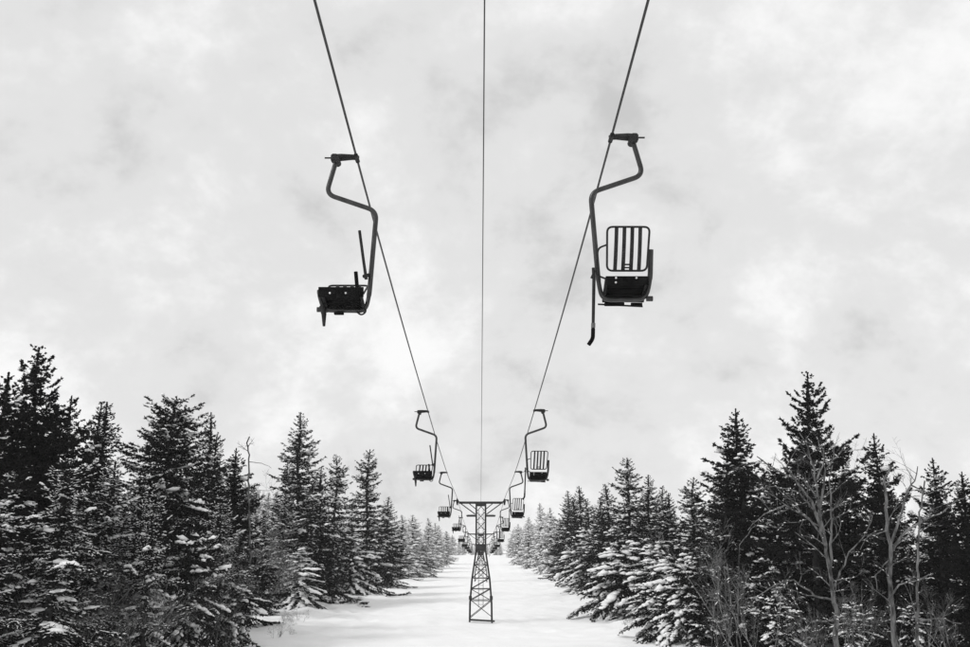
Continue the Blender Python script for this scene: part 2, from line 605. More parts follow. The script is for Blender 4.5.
def make_tower(y, label, simple=False):
    top = cable_z(y) - 0.22
    gz0 = ground_z(0, y) - 0.35
    H = top - gz0
    root = empty('lift_tower', (0, y, gz0))
    hw, mast = 0.34, min(3.5, H * 0.42)
    zj = H - mast                       # where the flare begins
    bw_ = 0.80
    legs = {}
    for sx in (-1, 1):
        for sy in (-1, 1):
            pts = [(sx * bw_, sy * bw_, 0), (sx * bw_ * 0.97, sy * bw_ * 0.97, 1.6), (sx * 0.64, sy * 0.64, zj * 0.62), (sx * hw, sy * hw, zj), (sx * hw, sy * hw, H)]
            legs[(sx, sy)] = pts
            MB().tube(pts, 0.062, 4).build('leg', 'tower_steel', root)

    def half(z):
        zs = [0, 1.6, zj * 0.62, zj, H]
        return float(np.interp(z, zs, [bw_, bw_ * 0.97, 0.64, hw, hw]))
    lev = [0.55, 1.75, 2.55, 3.3, 4.25, zj] if H > 8 else [0.5, zj * 0.5, zj]
    rnd = random.Random(3)
    for a, b in zip(lev[:-1], lev[1:]):
        for face in range(4):
            ha, hb = half(a), half(b)
            for dg in (0, 1):
                if dg == 1 and rnd.random() < 0.35:
                    continue
                sx0, sx1 = (-1, 1) if dg == 0 else (1, -1)
                if face == 0:
                    p, q = (sx0 * ha, -ha, a), (sx1 * hb, -hb, b)
                elif face == 1:
                    p, q = (sx0 * ha, ha, a), (sx1 * hb, hb, b)
                elif face == 2:
                    p, q = (-ha, sx0 * ha, a), (-hb, sx1 * hb, b)
                else:
                    p, q = (ha, sx0 * ha, a), (hb, sx1 * hb, b)
                MB().bar(p, q, 0.036).build('brace', 'tower_steel', root)
    for z in lev[1:]:
        h_ = half(z)
        r = MB()
        for p, q in (((-h_, -h_), (h_, -h_)), ((-h_, h_), (h_, h_)), ((-h_, -h_), (-h_, h_)), ((h_, -h_), (h_, h_))):
            r.bar((p[0], p[1], z), (q[0], q[1], z), 0.034)
        r.build('ring_frame', 'tower_steel', root)
    n = max(3, int(mast / 0.62))
    for i in range(n):
        a, b = zj + mast * i / n, zj + mast * (i + 1) / n
        sg = 1 if i % 2 else -1
        for p, q in (((-sg * hw, -hw, a), (sg * hw, -hw, b)), ((sg * hw, hw, a), (-sg * hw, hw, b)), ((-hw, -sg * hw, a), (-hw, sg * hw, b)), ((hw, sg * hw, a), (hw, -sg * hw, b))):
            MB().bar(p, q, 0.034).build('brace', 'tower_steel', root)
    # gusset box at the waist, top block
    gb = MB()
    gb.box((0, -hw - 0.02, zj + 0.22), (2 * hw + 0.04, 0.05, 0.48))
    gb.build('waist_plate', 'tower_steel', root)
    MB().box((0, hw + 0.02, zj + 0.10), (2 * hw + 0.04, 0.05, 0.30)).build('waist_plate', 'tower_steel', root)
    MB().box((0, 0, H - 0.16), (2 * hw + 0.06, 2 * hw + 0.06, 0.30), bev=0.02).build('mast_head', 'tower_steel', root)
    # ladder up one face
    ld = MB()
    for xx in (-0.17, 0.17):
        ld.tube([(xx, half(1.2) + 0.10, 1.2), (xx, half(zj) + 0.10, zj), (xx, hw + 0.10, H - 0.5)], 0.018, 6)
    z = 1.4
    while z < H - 0.6:
        ld.tube([(-0.17, half(z) + 0.10, z), (0.17, half(z) + 0.10, z)], 0.012, 5)
        z += 0.34
    ld.build('ladder', 'tower_steel', root)
    # cross-arm with braces
    arm = MB()
    for yy in (-0.22, 0.22):
        arm.box((0, yy, H - 0.055), (3.24, 0.07, 0.15), bev=0.01)
    for xx in (-1.55, -0.9, 0.9, 1.55):
        arm.box((xx, 0, H - 0.06), (0.07, 0.37, 0.07))
    ao = arm.build('crossarm', 'tower_steel', root)
    for sx in (-1, 1):
        for yy in (-0.22, 0.22):
            MB().bar((sx * 1.48, yy, H - 0.13), (sx * hw, yy * 1.4, H - 0.95), 0.045).build('strut', 'tower_steel', ao)
            MB().bar((sx * 0.86, yy, H - 0.13), (sx * hw, yy * 1.4, H - 0.55), 0.035).build('strut', 'tower_steel', ao)
    # sheave assemblies
    for sx in (-1, 1):
        ra = MB()
        ra.box((sx * 1.75 - sx * 0.07, 0, H + 0.06), (0.05, 1.1, 0.14), bev=0.01)
        ra.tube([(sx * 1.55, 0, H - 0.02), (sx * 1.75 - sx * 0.07, 0, H + 0.02)], 0.05, 8)
        rao = ra.build('sheave_frame', 'tower_steel', root)
        for yy in (-0.42, 0.42):
            w = MB()
            prof = [(-0.05, 0.20), (-0.03, 0.232), (-0.012, 0.205), (0.012, 0.205), (0.03, 0.232), (0.05, 0.20)]
            pts = [(sx * 1.75 + a, yy, H - 0.005) for a, _ in prof]
            w.tube(pts, [r_ for _, r_ in prof], 20)
            w.tube([(sx * 1.75 - 0.08, yy, H - 0.005), (sx * 1.75 + 0.08, yy, H - 0.005)], 0.05, 8)
            w.build('sheave_wheel', 'dark_iron', rao)
    if not simple:
        # narrow work platform with planks under the arm
        zp = H - 0.98
        pf = MB()
        for sx in (-1, 1):
            pf.box((sx * 0.70, -0.32, zp - 0.06), (0.70, 0.05, 0.06))
            pf.box((sx * 0.70, 0.32, zp - 0.06), (0.70, 0.05, 0.06))
        po = pf.build('work_platform', 'tower_steel', root)
        for sx in (-1, 1):
            for k in range(3):
                MB().box((sx * 0.72, -0.27 + k * 0.27, zp), (0.74, 0.23, 0.045), ry=R(1.5 * sx)).build('plank', 'plank_wood', po)
            sn = MB()
            sn.box((sx * 0.70, 0, zp + 0.055), (0.60, 0.66, 0.07), bev=0.03)
            so = sn.build('snow_cap', 'snow_pad', po)
        fb = MB()
        fb.box((0.12, -1.0, 0.42), (1.75, 0.14, 0.12), ry=R(3.5), bev=0.02)
        fb.build('footing_beam', 'tower_steel', root)
        for sx in (-1, 1):
            MB().box((sx * half(1.95), -half(1.95) - 0.05, 1.95), (0.22, 0.02, 0.26)).build('gusset', 'tower_steel', root)
    tag(root, label, 'lift tower', 'lattice towers along the lift line')
    return root


make_tower(T1Y, 'tall black lattice steel tower with crossarm and snowy work platform')
make_tower(T2Y, 'small far lattice tower, its crossarm seen behind the tall tower', True)
make_tower(T3Y, 'smallest lattice tower farthest down the lift line', True)

# ------------------------------------------------------------------ conifers
ICO_V, ICO_F = None, None


def ico():
    global ICO_V, ICO_F
    import bmesh
    bm = bmesh.new()
    bmesh.ops.create_icosphere(bm, subdivisions=2, radius=1)
    ICO_V = np.array([v.co[:] for v in bm.verts])
    ICO_F = np.array([[v.index for v in f.verts] for f in bm.faces])
    bm.free()
    bm = bmesh.new()
    bmesh.ops.create_icosphere(bm, subdivisions=1, radius=1)
    v = np.array([v.co[:] for v in bm.verts])
    f = np.array([[q.index for q in t.verts] for t in bm.faces])
    bm.free()
    return v, f


SM_V, SM_F = ico()


def norm(a):
    return a / np.maximum(np.linalg.norm(a, axis=-1, keepdims=True), 1e-9)


def blades(rng, base, direc, length, width):
    """one thin pointed triangle per row"""
    n = len(base)
    rv = rng.normal(size=(n, 3))
    side = norm(np.cross(direc, rv))
    b0 = base - side * width[:, None] * 0.5
    b1 = base + side * width[:, None] * 0.5
    tip = base + direc * length[:, None]
    return np.stack([b0, b1, tip], axis=1).reshape(-1, 3)


def lumps(rng, cen, dirs, ln, wd, ht, fine=False):
    """snow lumps: flattened rough ellipsoids lying along dirs; flat underside"""
    V, F = (ICO_V, ICO_F) if fine else (SM_V, SM_F)
    n = len(cen)
    d = norm(dirs)
    side = norm(np.cross(d, np.array([0, 0, 1.0])) + 1e-6)
    up = np.cross(side, d)
    up[up[:, 2] < 0] *= -1
    rough = 1 + rng.uniform(-0.38, 0.38, size=(n, len(V)))
    vz = np.where(V[:, 2] < 0, V[:, 2] * 0.35, V[:, 2])
    p = (d[:, None, :] * (V[None, :, 0] * ln[:, None] * rough)[..., None]
         + side[:, None, :] * (V[None, :, 1] * wd[:, None] * rough)[..., None]
         + up[:, None, :] * (vz[None, :] * ht[:, None] * rough)[..., None]) + cen[:, None, :]
    f = F[None, :, :] + (np.arange(n) * len(V))[:, None, None]
    return p.reshape(-1, 3), f.reshape(-1, 3)


def conifer(seed, H, RAD, zb=0.8, step=0.40, per=(5, 7), droop=0.35, lift=0.25, power=0.85, pad=0.3, padsize=1.0, frost=0.15,
            tuft=3, twig=1.15, tlen=0.12, irregular=0.15, gapz=None, lean=0.0, chain=0.0, bw=1.15):
    rng = np.random.default_rng(seed)
    N, S_v, S_f, nb = [], [], [], 0
    wood = MB()
    k = 9
    wob = rng.normal(size=(k, 2)) * 0.012 * H * np.linspace(0, 1, k)[:, None] * 0.5
    tz = np.linspace(-0.9, H, k)
    base_r = 0.012 * H + 0.03
    axis = lambda z: np.array([np.interp(z, tz, wob[:, 0]) + lean * z * z / H, np.interp(z, tz, wob[:, 1])])
    wood.tube([(*axis(z), z) for z in tz], [max(0.012, base_r * (1 - max(z, 0) / H) ** 0.85 + 0.008) for z in tz], 7)
    asym, asym_az = rng.uniform(0.05, 0.26), rng.uniform(0, 6.28)
    ez, ev = np.linspace(0, H, 8), 1 + rng.uniform(-1, 1, 8) * min(0.26, 0.4 * irregular + 0.09)
    env = lambda q: float(np.interp(q, ez, ev))
    z = zb
    snow_c, snow_d, snow_l, snow_w, snow_h = [], [], [], [], []
    while z < H - 0.12:
        t = (H - z) / (H - zb)
        Lz = RAD * (t ** power) * (1.0 if t < 0.8 else 1.0 - 0.5 * (t - 0.8)) + 0.10
        n = int(rng.integers(per[0], per[1] + 1))
        if t < 0.12:
            n = max(4, n - 1)
        a0 = rng.uniform(0, 6.28)
        whorl = 1 + float(np.clip(rng.normal(), -1.4, 1.2)) * irregular
        for i in range(n):
            az = a0 + 6.283 * i / n + rng.normal() * 0.24
            L = Lz * whorl * rng.uniform(1 - irregular * 2.2, 1 + irregular * 0.9)
            L *= (1 + asym * math.cos(az - asym_az)) * env(z)
            if L < 0.08:
                continue
            zz = z + rng.uniform(-0.32, 0.32) * step
            if gapz and gapz[0] < zz < gapz[1] and rng.random() < 0.7:
                continue
            c, s_ = math.cos(az), math.sin(az)
            p0 = 0.52 * (1 - t) ** 1.5 + 0.05 - 0.22 * t
            dr = droop * rng.uniform(0.6, 1.4) * (0.35 + 0.65 * t)
            lf = lift * rng.uniform(0.5, 1.3)
            m = 7
            ss = np.linspace(0, 1, m)
            rad = L * (ss - 0.10 * dr * ss ** 2)
            zzv = L * (p0 * ss - dr * ss ** 1.6 + lf * ss ** 3.2)
            bend = rng.normal() * 0.08 * L * ss ** 2
            ax = axis(zz)
            P = np.stack([ax[0] + c * rad - s_ * bend, ax[1] + s_ * rad + c * bend, zz + zzv], axis=1)
            if L > 0.35:
                wood.tube(P[[0, 2, 4, 6]], [0.012 + 0.010 * L, 0.010 + 0.006 * L, 0.008, 0.004], 3, caps=False)
            # twigs
            nt_ = max(3, int(L / 0.098 * twig))
            st = np.sort(rng.uniform(0.03, 1.0, nt_))
            TP = np.stack([np.interp(st, ss, P[:, j]) for j in range(3)], axis=1)
            T2 = np.stack([np.interp(np.minimum(st + 0.06, 1.06), np.append(ss, 1.06), np.append(P[:, j], P[-1, j] + (P[-1, j] - P[-2, j]) * 0.36)) for j in range(3)], axis=1)
            tan = norm(T2 - TP)
            hor = norm(np.cross(tan, np.array([0, 0, 1.0])))
            sg = np.where(rng.random(nt_) < 0.5, 1, -1)
            an = rng.uniform(0.55, 1.15, nt_)
            td = tan * np.cos(an)[:, None] + hor * (np.sin(an) * sg)[:, None]
            td[:, 2] += rng.normal(size=nt_) * 0.16 - 0.10 - 0.25 * droop
            td = norm(td)
            tl = (0.37 * L * (1 - st) ** 0.7 * (0.6 + 0.4 * np.minimum(1, st * 2.5)) + 0.10) * rng.uniform(0.6, 1.25, nt_)
            # leading shoot
            TP = np.vstack([TP, P[-2:-1]])
            td = np.vstack([td, norm(P[-1:] - P[-2:-1])])
            st_all = np.append(st, 1.0)
            tl = np.append(tl, np.linalg.norm(P[-1] - P[-2]) + 0.08)
            cnt = np.maximum(2, np.ceil(tl / 0.062)).astype(int)
            idx = np.repeat(np.arange(len(tl)), cnt)
            fr = rng.random(len(idx))
            base = TP[idx] + td[idx] * (fr * tl[idx])[:, None]
            base[:, 2] -= 0.10 * tl[idx] * fr ** 2
            for q in range(tuft):
                dv = norm(td[idx] * 0.85 + rng.normal(size=(len(idx), 3)) * 0.62 + np.array([0, 0, 0.10]))
                N.append(blades(rng, base, dv, rng.uniform(0.6, 1.3, len(idx)) * tlen * min(1.0, 0.42 + 0.5 * L), rng.uniform(0.035, 0.062, len(idx)) * bw))
            # frost and small snow on twigs
            if frost > 0:
                msk = rng.random(len(idx)) < frost
                if msk.any():
                    fb = base[msk] + np.array([0, 0, 0.028])
                    fd = norm(td[idx][msk] + rng.normal(size=(msk.sum(), 3)) * 0.35 * np.array([1, 1, 0.4]))
                    n_ = len(fb)
                    sd_ = norm(np.cross(fd, np.array([0, 0, 1.0]) + rng.normal(size=(n_, 3)) * 0.25))
                    ww, ll = rng.uniform(0.03, 0.06, n_), rng.uniform(0.07, 0.14, n_)
                    b0, b1, tp = fb - sd_ * ww[:, None] * 0.5, fb + sd_ * ww[:, None] * 0.5, fb + fd * ll[:, None]
                    pk = fb + fd * ll[:, None] * 0.3 + np.array([0, 0, 0.022])
                    tri = np.stack([b0, b1, pk, b1, tp, pk, tp, b0, pk], axis=1).reshape(-1, 3)
                    S_v.append(tri)
                    S_f.append(np.arange(len(tri)).reshape(-1, 3) + nb)
                    nb += len(tri)
            # snow clumps lying on the bough and its twigs
            if pad > 0 and L > 0.42 and t > 0.10 and rng.random() < pad:
                npd = max(6, int(L * L * 17 + L * 14))
                pick = rng.integers(0, len(tl), npd)
                w_ = rng.random(npd) ** 1.2
                cc = TP[pick] + td[pick] * (w_ * tl[pick])[:, None]
                cc[:, 2] += 0.03 - 0.10 * tl[pick] * w_ ** 2
                nc = 1 + int(L * rng.uniform(0.6, 1.8))
                ctr = cc[rng.integers(0, npd, nc)]
                dist = np.min(np.linalg.norm(cc[:, None, :] - ctr[None, :, :], axis=2), axis=1)
                rr_ = rng.uniform(0.16, 0.34)
                keep = rng.random(npd) < np.exp(-(dist / rr_) ** 2) * 0.9 + 0.05
                cc, dd, dist = cc[keep], td[pick][keep], dist[keep]
                k2 = len(cc)
                if k2:
                    sz = padsize * 0.56 * np.exp(rng.normal(size=k2) * 0.45) * (0.75 + 0.6 * np.exp(-(dist / rr_) ** 2))
                    cc[:, 2] += 0.03 * np.exp(-(dist / rr_) ** 2)
                    snow_c.append(cc); snow_d.append(dd)
                    snow_l.append(0.095 * sz); snow_w.append(0.066 * sz); snow_h.append(0.052 * sz)
            if chain > 0 and L > 0.5 and rng.random() < chain:
                lo = rng.uniform(0.2, 0.55)
                npd = max(3, int(L * (0.97 - lo) / 0.085))
                ps = np.clip(np.linspace(lo, 0.97, npd) + rng.normal(size=npd) * 0.015, 0, 0.99)
                cp = np.stack([np.interp(ps, ss, P[:, j]) for j in range(3)], axis=1)
                cd = np.stack([np.interp(np.minimum(ps + 0.1, 1), ss, P[:, j]) - np.interp(ps - 0.1, ss, P[:, j]) for j in range(3)], axis=1)
                hv = norm(np.cross(norm(cd), np.array([0, 0, 1.0])))
                cp = cp + hv * (rng.normal(size=npd) * 0.045)[:, None]
                cp[:, 2] += 0.04
                sz = padsize * (0.55 + 0.45 * np.sin(np.linspace(0.4, 2.9, npd))) * np.exp(rng.normal(size=npd) * 0.22)
                snow_c.append(cp); snow_d.append(cd + hv * (rng.normal(size=npd) * 0.05)[:, None])
                snow_l.append(0.095 * sz); snow_w.append(0.105 * sz); snow_h.append(0.060 * sz)
        z += step * (0.55 + 0.45 * t) * rng.uniform(0.85, 1.15)
    # short shoots close to the stem, and the leader
    n = int(95 * H)
    hz = H - rng.uniform(0, 1, n) ** 1.3 * (H - zb) * 0.75
    ha = rng.uniform(0, 6.283, n)
    hr = rng.uniform(0, 1, n) * (0.01 + 0.10 * np.minimum(1.0, (H - hz) / 2.5))
    hb = np.stack([np.interp(hz, tz, wob[:, 0]) + lean * hz * hz / H + np.cos(ha) * hr, np.interp(hz, tz, wob[:, 1]) + np.sin(ha) * hr, hz], axis=1)
    hd = norm(np.stack([np.cos(ha), np.sin(ha), rng.uniform(0.0, 1.0, n)], axis=1) + rng.normal(size=(n, 3)) * 0.4)
    for q in range(3):
        N.append(blades(rng, hb, norm(hd + rng.normal(size=(n, 3)) * 0.45), rng.uniform(0.06, 0.16, n) * (0.35 + 0.65 * np.minimum(1, (H - hz) / 1.5)), np.full(n, 0.045)))
    NV = np.concatenate(N)
    if snow_c:
        sv, sf = lumps(rng, np.concatenate(snow_c), np.concatenate(snow_d), np.concatenate(snow_l), np.concatenate(snow_w), np.concatenate(snow_h))
        S_v.append(sv); S_f.append(sf + nb); nb += len(sv)
    crown = tri_mesh('crown', NV, np.arange(len(NV)).reshape(-1, 3), 'needles')
    snow = tri_mesh('snow_cover', np.concatenate(S_v), np.concatenate(S_f), 'snow_pad', True) if S_v else None
    tr = bpy.data.meshes.new('trunk')
    tr.from_pydata(wood.v, [], wood.f)
    tr.polygons.foreach_set('use_smooth', wood.s)
    tr.materials.append(MATS['bark'])
    return {'H': H, 'R': RAD, 'trunk': tr, 'crown': crown, 'snow': snow, 'tris': len(NV) // 3 + (sum(len(f) for f in S_f))}


V = {
    'dark': conifer(11, 13, 3.4, zb=0.6, step=0.50, pad=0.10, padsize=1.1, frost=0.0, irregular=0.24, droop=0.30, tuft=4, bw=1.45),
    'classic': conifer(12, 14, 3.6, zb=0.7, step=0.52, pad=0.45, padsize=1.25, frost=0.05, irregular=0.13, droop=0.35, chain=0.12),
    'classic_b': conifer(22, 13, 3.6, zb=0.5, step=0.54, pad=0.50, padsize=1.4, frost=0.05, irregular=0.18, droop=0.42, chain=0.22),
    'spire': conifer(13, 11, 2.1, zb=0.6, step=0.42, pad=0.30, frost=0.04, irregular=0.16, droop=0.30),
    'flecked': conifer(31, 9.0, 2.7, zb=0.3, step=0.42, per=(5, 7), pad=0.38, padsize=1.15, frost=0.03, irregular=0.26, droop=0.50, lift=0.15, chain=0.06),
    'heavy': conifer(14, 8.5, 2.8, zb=0.3, step=0.42, per=(5, 7), pad=0.45, padsize=1.75, frost=0.08, irregular=0.24, droop=0.60, lift=0.06, chain=0.75),
    'bush': conifer(15, 4.8, 2.5, zb=0.15, step=0.32, per=(5, 7), pad=0.40, padsize=1.85, frost=0.05, irregular=0.28, droop=0.80, lift=0.03, power=0.6, chain=0.8),
    'bush_b': conifer(27, 4.2, 2.2, zb=0.1, step=0.30, per=(5, 7), pad=0.35, padsize=1.3, frost=0.07, irregular=0.32, droop=0.6, lift=0.1, power=0.6, chain=0.3),
    'frosty': conifer(16, 9, 2.6, zb=0.3, step=0.42, per=(5, 7), pad=0.30, padsize=0.95, frost=0.65, irregular=0.26, droop=0.45, chain=0.08),
    'frosty_b': conifer(36, 7, 2.3, zb=0.2, step=0.40, per=(5, 7), pad=0.36, padsize=1.2, frost=0.55, irregular=0.32, droop=0.5, chain=0.15),
    'open': conifer(17, 13.5, 3.6, zb=1.2, step=0.56, per=(4, 6), pad=0.06, padsize=0.8, frost=0.0, irregular=0.24, droop=0.18, lift=0.40, power=0.75, tuft=5, twig=1.15, tlen=0.15, bw=1.5),
    'wide': conifer(38, 12, 4.3, zb=0.6, step=0.40, per=(7, 9), pad=0.28, padsize=1.45, frost=0.04, irregular=0.26, droop=0.40, lift=0.2, power=0.58, chain=0.12),
    'rimed': conifer(19, 13, 2.9, zb=0.4, step=0.46, pad=0.95, padsize=1.9, frost=0.9, irregular=0.15, droop=0.45, chain=0.35, tuft=1),  # real rime, thickened so its white also stands in for distance haze
    'rimed_b': conifer(29, 11, 3.0, zb=0.3, step=0.46, pad=0.95, padsize=2.0, frost=0.9, irregular=0.22, droop=0.55, chain=0.45, tuft=1),  # same extra white: haze paleness built into the rime
}
print('TRIS', {k: v['tris'] for k, v in V.items()}, sum(v['tris'] for v in V.values()))


def plant(kind, x, y, h, wscale, name, label, group, rz, cat='tree', tilt=(0, 0), sink=0.25):
    v = V[kind]
    root = empty(name, (x, y, ground_z(x, y) - sink))
    s = (h + sink) / v['H']
    root.scale = (s * wscale, s * wscale, s)
    root.rotation_euler = (tilt[0], tilt[1], rz)
    link_mesh('trunk', v['trunk'], root)
    if v.get('crown'):
        link_mesh('crown', v['crown'], root)
    if v['snow']:
        link_mesh('snow_cover', v['snow'], root)['kind'] = 'stuff'
    return tag(root, label, cat, group)


def top_at(px_, py_, d):
    """place by the pixel of the tip and the depth of the ground it grows on"""
    p = pix(px_, py_, d)
    return p.x, p.y, p.z - ground_z(p.x, p.y)


rt = random.Random(5)
FOLD, UPR = 'chairs with folded-down backrests', 'chairs with upright backrests'
# tip x, tip y, depth, kind, width factor, label
NAMED = [
    (38, 345, 42, 'open', 1.0, 'tallest dark shaggy spruce on the folded-backrest side, broad ragged top'),
    (14, 374, 40, 'dark', 1.15, 'broad dark spruce crowding against the tallest shaggy spruce'),
    (60, 404, 47, 'spire', 1.1, 'thin dark spruce tip just beside the tallest shaggy spruce'),
    (79, 396, 46, 'dark', 0.8, 'dark ragged spruce, blunt top, in front of paired spires'),
    (96, 401, 50, 'spire', 0.95, 'narrow dark spire, one of two close together above snowy fir'),
    (108, 403, 49, 'spire', 1.05, 'narrow dark spire with stepped branches, partner of a thinner spire'),
    (112, 462, 42, 'frosty', 1.05, 'frosted grey fir rising below the paired dark spires'),
    (167, 401, 55, 'wide', 1.12, 'wide dark spruce with snow shelves and long branches near its tip'),
    (211, 412, 61, 'spire', 0.85, 'slender frosted spruce just behind the wide snow-shelved spruce'),
    (221, 436, 60, 'classic', 0.85, 'pointed spruce between the slender frosted spruce and broken snag'),
    (238, 448, 62, 'dark', 0.8, 'small dark spruce standing just before the broken snag'),
    (137, 478, 43, 'frosty_b', 1.0, 'snow-loaded fir low in front of the wide snow-shelved spruce'),
    (190, 527, 43, 'bush_b', 1.0, 'low rounded fir capped with bright snow clumps by the saplings'),
    (225, 498, 50, 'frosty_b', 1.0, 'grey frosted fir beside the low snow-capped fir'),
    (238, 565, 50, 'bush_b', 0.95, 'dark low fir at the open snow corner on the folded-backrest side'),
    (305, 414, 84, 'classic', 1.0, 'tall symmetrical dark spruce standing above its neighbours at trail edge'),
    (322, 468, 86, 'spire', 1.0, 'short dark tip between the tall symmetrical spruce and its smaller neighbour'),
    (334, 455, 88, 'classic_b', 0.85, 'mid-height dark spruce next to the tall symmetrical spruce'),
    (283, 500, 78, 'frosty', 1.15, 'frosted fir under the tall symmetrical spruce, snow on its skirts'),
    (300, 540, 76, 'heavy', 1.1, 'small snow-clumped fir on the trail edge under the symmetrical spruce'),
    (268, 510, 70, 'frosty', 0.95, 'frosted fir with a slim top right below the broken snag'),
    (371, 450, 98, 'classic_b', 1.0, 'pointed spruce with snow shelves, last tall one before the pale far trees'),
    (352, 520, 94, 'heavy', 1.0, 'snowy fir at the foot of the pointed snow-shelved spruce'),
    (388, 497, 112, 'classic', 1.0, 'grey spruce just behind the pointed snow-shelved spruce'),
    (402, 515, 130, 'rimed', 1.0, 'pale rimed spruce, first of the pale row on the folded-backrest side'),
    (413, 515, 140, 'rimed_b', 1.1, 'pale rimed broad spruce, second of the pale row'),
    (422, 540, 142, 'heavy', 1.3, 'pale fir with long drooping snowy boughs reaching onto the trail'),
    (429, 518, 165, 'rimed', 1.0, 'pale rimed spruce with a sharp tip, third of the pale row'),
    (437, 523, 180, 'rimed_b', 1.0, 'pale rimed spruce, fourth of the pale row'),
    (447, 531, 205, 'rimed', 1.1, 'pale far spruce, fifth of the pale row'),
    # the other side
    (800, 375, 48, 'open', 1.05, 'tallest dark open-branched spruce rising behind the dead forked tree'),
    (739, 409, 52, 'dark', 0.95, 'dense dark spruce, blunt top, next to the tallest open-branched spruce'),
    (722, 447, 55, 'classic', 0.85, 'dark spruce shoulder leaning against the dense blunt spruce'),
    (881, 431, 47, 'dark', 0.8, 'dark narrow spruce behind the dead tree with the long side limb'),
    (930, 458, 45, 'dark', 0.75, 'dark spruce tip behind the straight dead pole'),
    (957, 472, 42, 'dark', 0.9, 'dark spruce past the straight dead pole'),
    (845, 452, 50, 'classic', 0.9, 'dark spruce between the tallest open-branched spruce and narrow spruce'),
    (770, 468, 50, 'classic_b', 0.95, 'snow-flecked spruce under the tallest open-branched spruce'),
    (689, 477, 72, 'classic_b', 0.95, 'dark spruce with snow shelves a gap away from the dense blunt spruce'),
    (664, 486, 78, 'classic', 0.85, 'pointed snow-flecked spruce, taller of a close pair at trail edge'),
    (672, 493, 79, 'spire', 0.95, 'pointed spruce, shorter of a close pair at trail edge'),
    (647, 475, 80, 'classic', 0.9, 'slim spruce just behind the tall snow-ringed spruce'),
    (625, 457, 82, 'classic_b', 1.0, 'tall snow-ringed spruce with even tiers at trail edge'),
    (610, 484, 92, 'spire', 1.1, 'slim spruce right before the tall snow-ringed spruce'),
    (600, 497, 96, 'classic', 0.9, 'small grey spruce near the slim spruce at trail edge'),
    (589, 499, 102, 'classic_b', 0.9, 'grey snow-flecked spruce in the row before the pale far trees'),
    (580, 486, 112, 'spire', 1.0, 'thin tall spruce tip rising over the snow-laden firs'),
    (566, 491, 135, 'classic', 0.85, 'pointed grey spruce, first to stand out beside the pale far trees'),
    (573, 497, 128, 'spire', 1.2, 'grey spruce tucked beside the pointed grey spruce'),
    (541, 503, 158, 'rimed', 0.95, 'pale rimed spruce with sharp tip on the upright-backrest side'),
    (550, 508, 150, 'rimed_b', 0.95, 'pale rimed spruce beside the sharp-tipped pale spruce'),
    (528, 517, 185, 'rimed', 1.0, 'pale far spruce, half lost in haze near the sharp-tipped pale spruce'),
    (518, 524, 205, 'rimed_b', 1.0, 'palest far spruce on the upright-backrest side'),
    (586, 522, 98, 'heavy', 1.1, 'rounded fir bowed under thick snow at the trail edge'),
    (570, 540, 118, 'heavy', 1.0, 'small fir heavy with snow by the bowed rounded fir'),
    (625, 543, 72, 'bush', 1.15, 'arching young fir with broad snow-covered drooping boughs'),
    (608, 560, 80, 'bush_b', 1.0, 'low snowy fir at the toe of the arching young fir'),
    (655, 535, 66, 'heavy', 0.95, 'mid-sized fir behind the arching young fir'),
    (676, 556, 57, 'bush', 1.0, 'low dark fir striped with snow at the open trail corner'),
    (704, 552, 53, 'bush_b', 1.1, 'dense dark low fir, snow on its outer boughs, near the trail corner'),
    (716, 520, 56, 'flecked', 1.0, 'dark fir with bright snow slabs below the dense blunt spruce'),
    (752, 555, 49, 'flecked', 0.9, 'dark fir with scattered snow flecks in front of the dead forked tree'),
    (780, 592, 44, 'bush_b', 0.9, 'low dark fir in front of the dead forked tree'),
    (860, 565, 46, 'flecked', 0.75, 'dark snow-flecked fir between the two dead trees'),
    (940, 560, 45, 'flecked', 0.8, 'dark snow-flecked fir behind the straight dead pole'),
    (968, 510, 46, 'flecked', 0.9, 'dark fir beside the straight dead pole, snow on lower boughs'),
    (826, 545, 50, 'flecked', 1.0, 'dark flecked fir right behind the dead forked tree'),
    (886, 538, 50, 'flecked', 0.95, 'dark flecked fir right behind the dead tree with long side limb'),
    (914, 550, 51, 'flecked', 0.95, 'dark flecked fir right behind the straight dead pole'),
    (852, 600, 43, 'bush_b', 0.85, 'low dark bushy fir at the foot of the dead forked tree'),
    (910, 604, 43, 'bush_b', 0.85, 'low dark bushy fir between long-limbed dead tree and straight pole'),
    (664, 592, 55, 'bush_b', 0.9, 'lowest dark fir, first against the open snow at the trail corner'),
    (684, 575, 53, 'bush', 0.9, 'snow-draped low fir right behind the lowest corner fir'),
    (700, 590, 50, 'bush_b', 0.95, 'squat dark fir beside the snow-draped low fir'),
    (646, 582, 62, 'bush_b', 0.9, 'squat snowy fir between the arching young fir and trail corner'),
    (728, 570, 50, 'flecked', 1.0, 'dark flecked fir before the dense blunt spruce'),
    (30, 455, 37, 'flecked', 1.1, 'dark-shaded frosted fir under the broad dark spruce'),
    (60, 475, 38, 'frosty', 1.0, 'frosted fir under the thin dark spruce tip'),
]
ADJ = {'dark': 'dark', 'classic': 'snow-flecked', 'classic_b': 'snow-shelved', 'spire': 'narrow', 'flecked': 'dark flecked', 'heavy': 'snow-loaded', 'bush': 'low drooping', 'bush_b': 'low bushy',
       'frosty': 'grey frosted', 'frosty_b': 'ragged frosted', 'rimed': 'pale rimed', 'rimed_b': 'pale broad'}
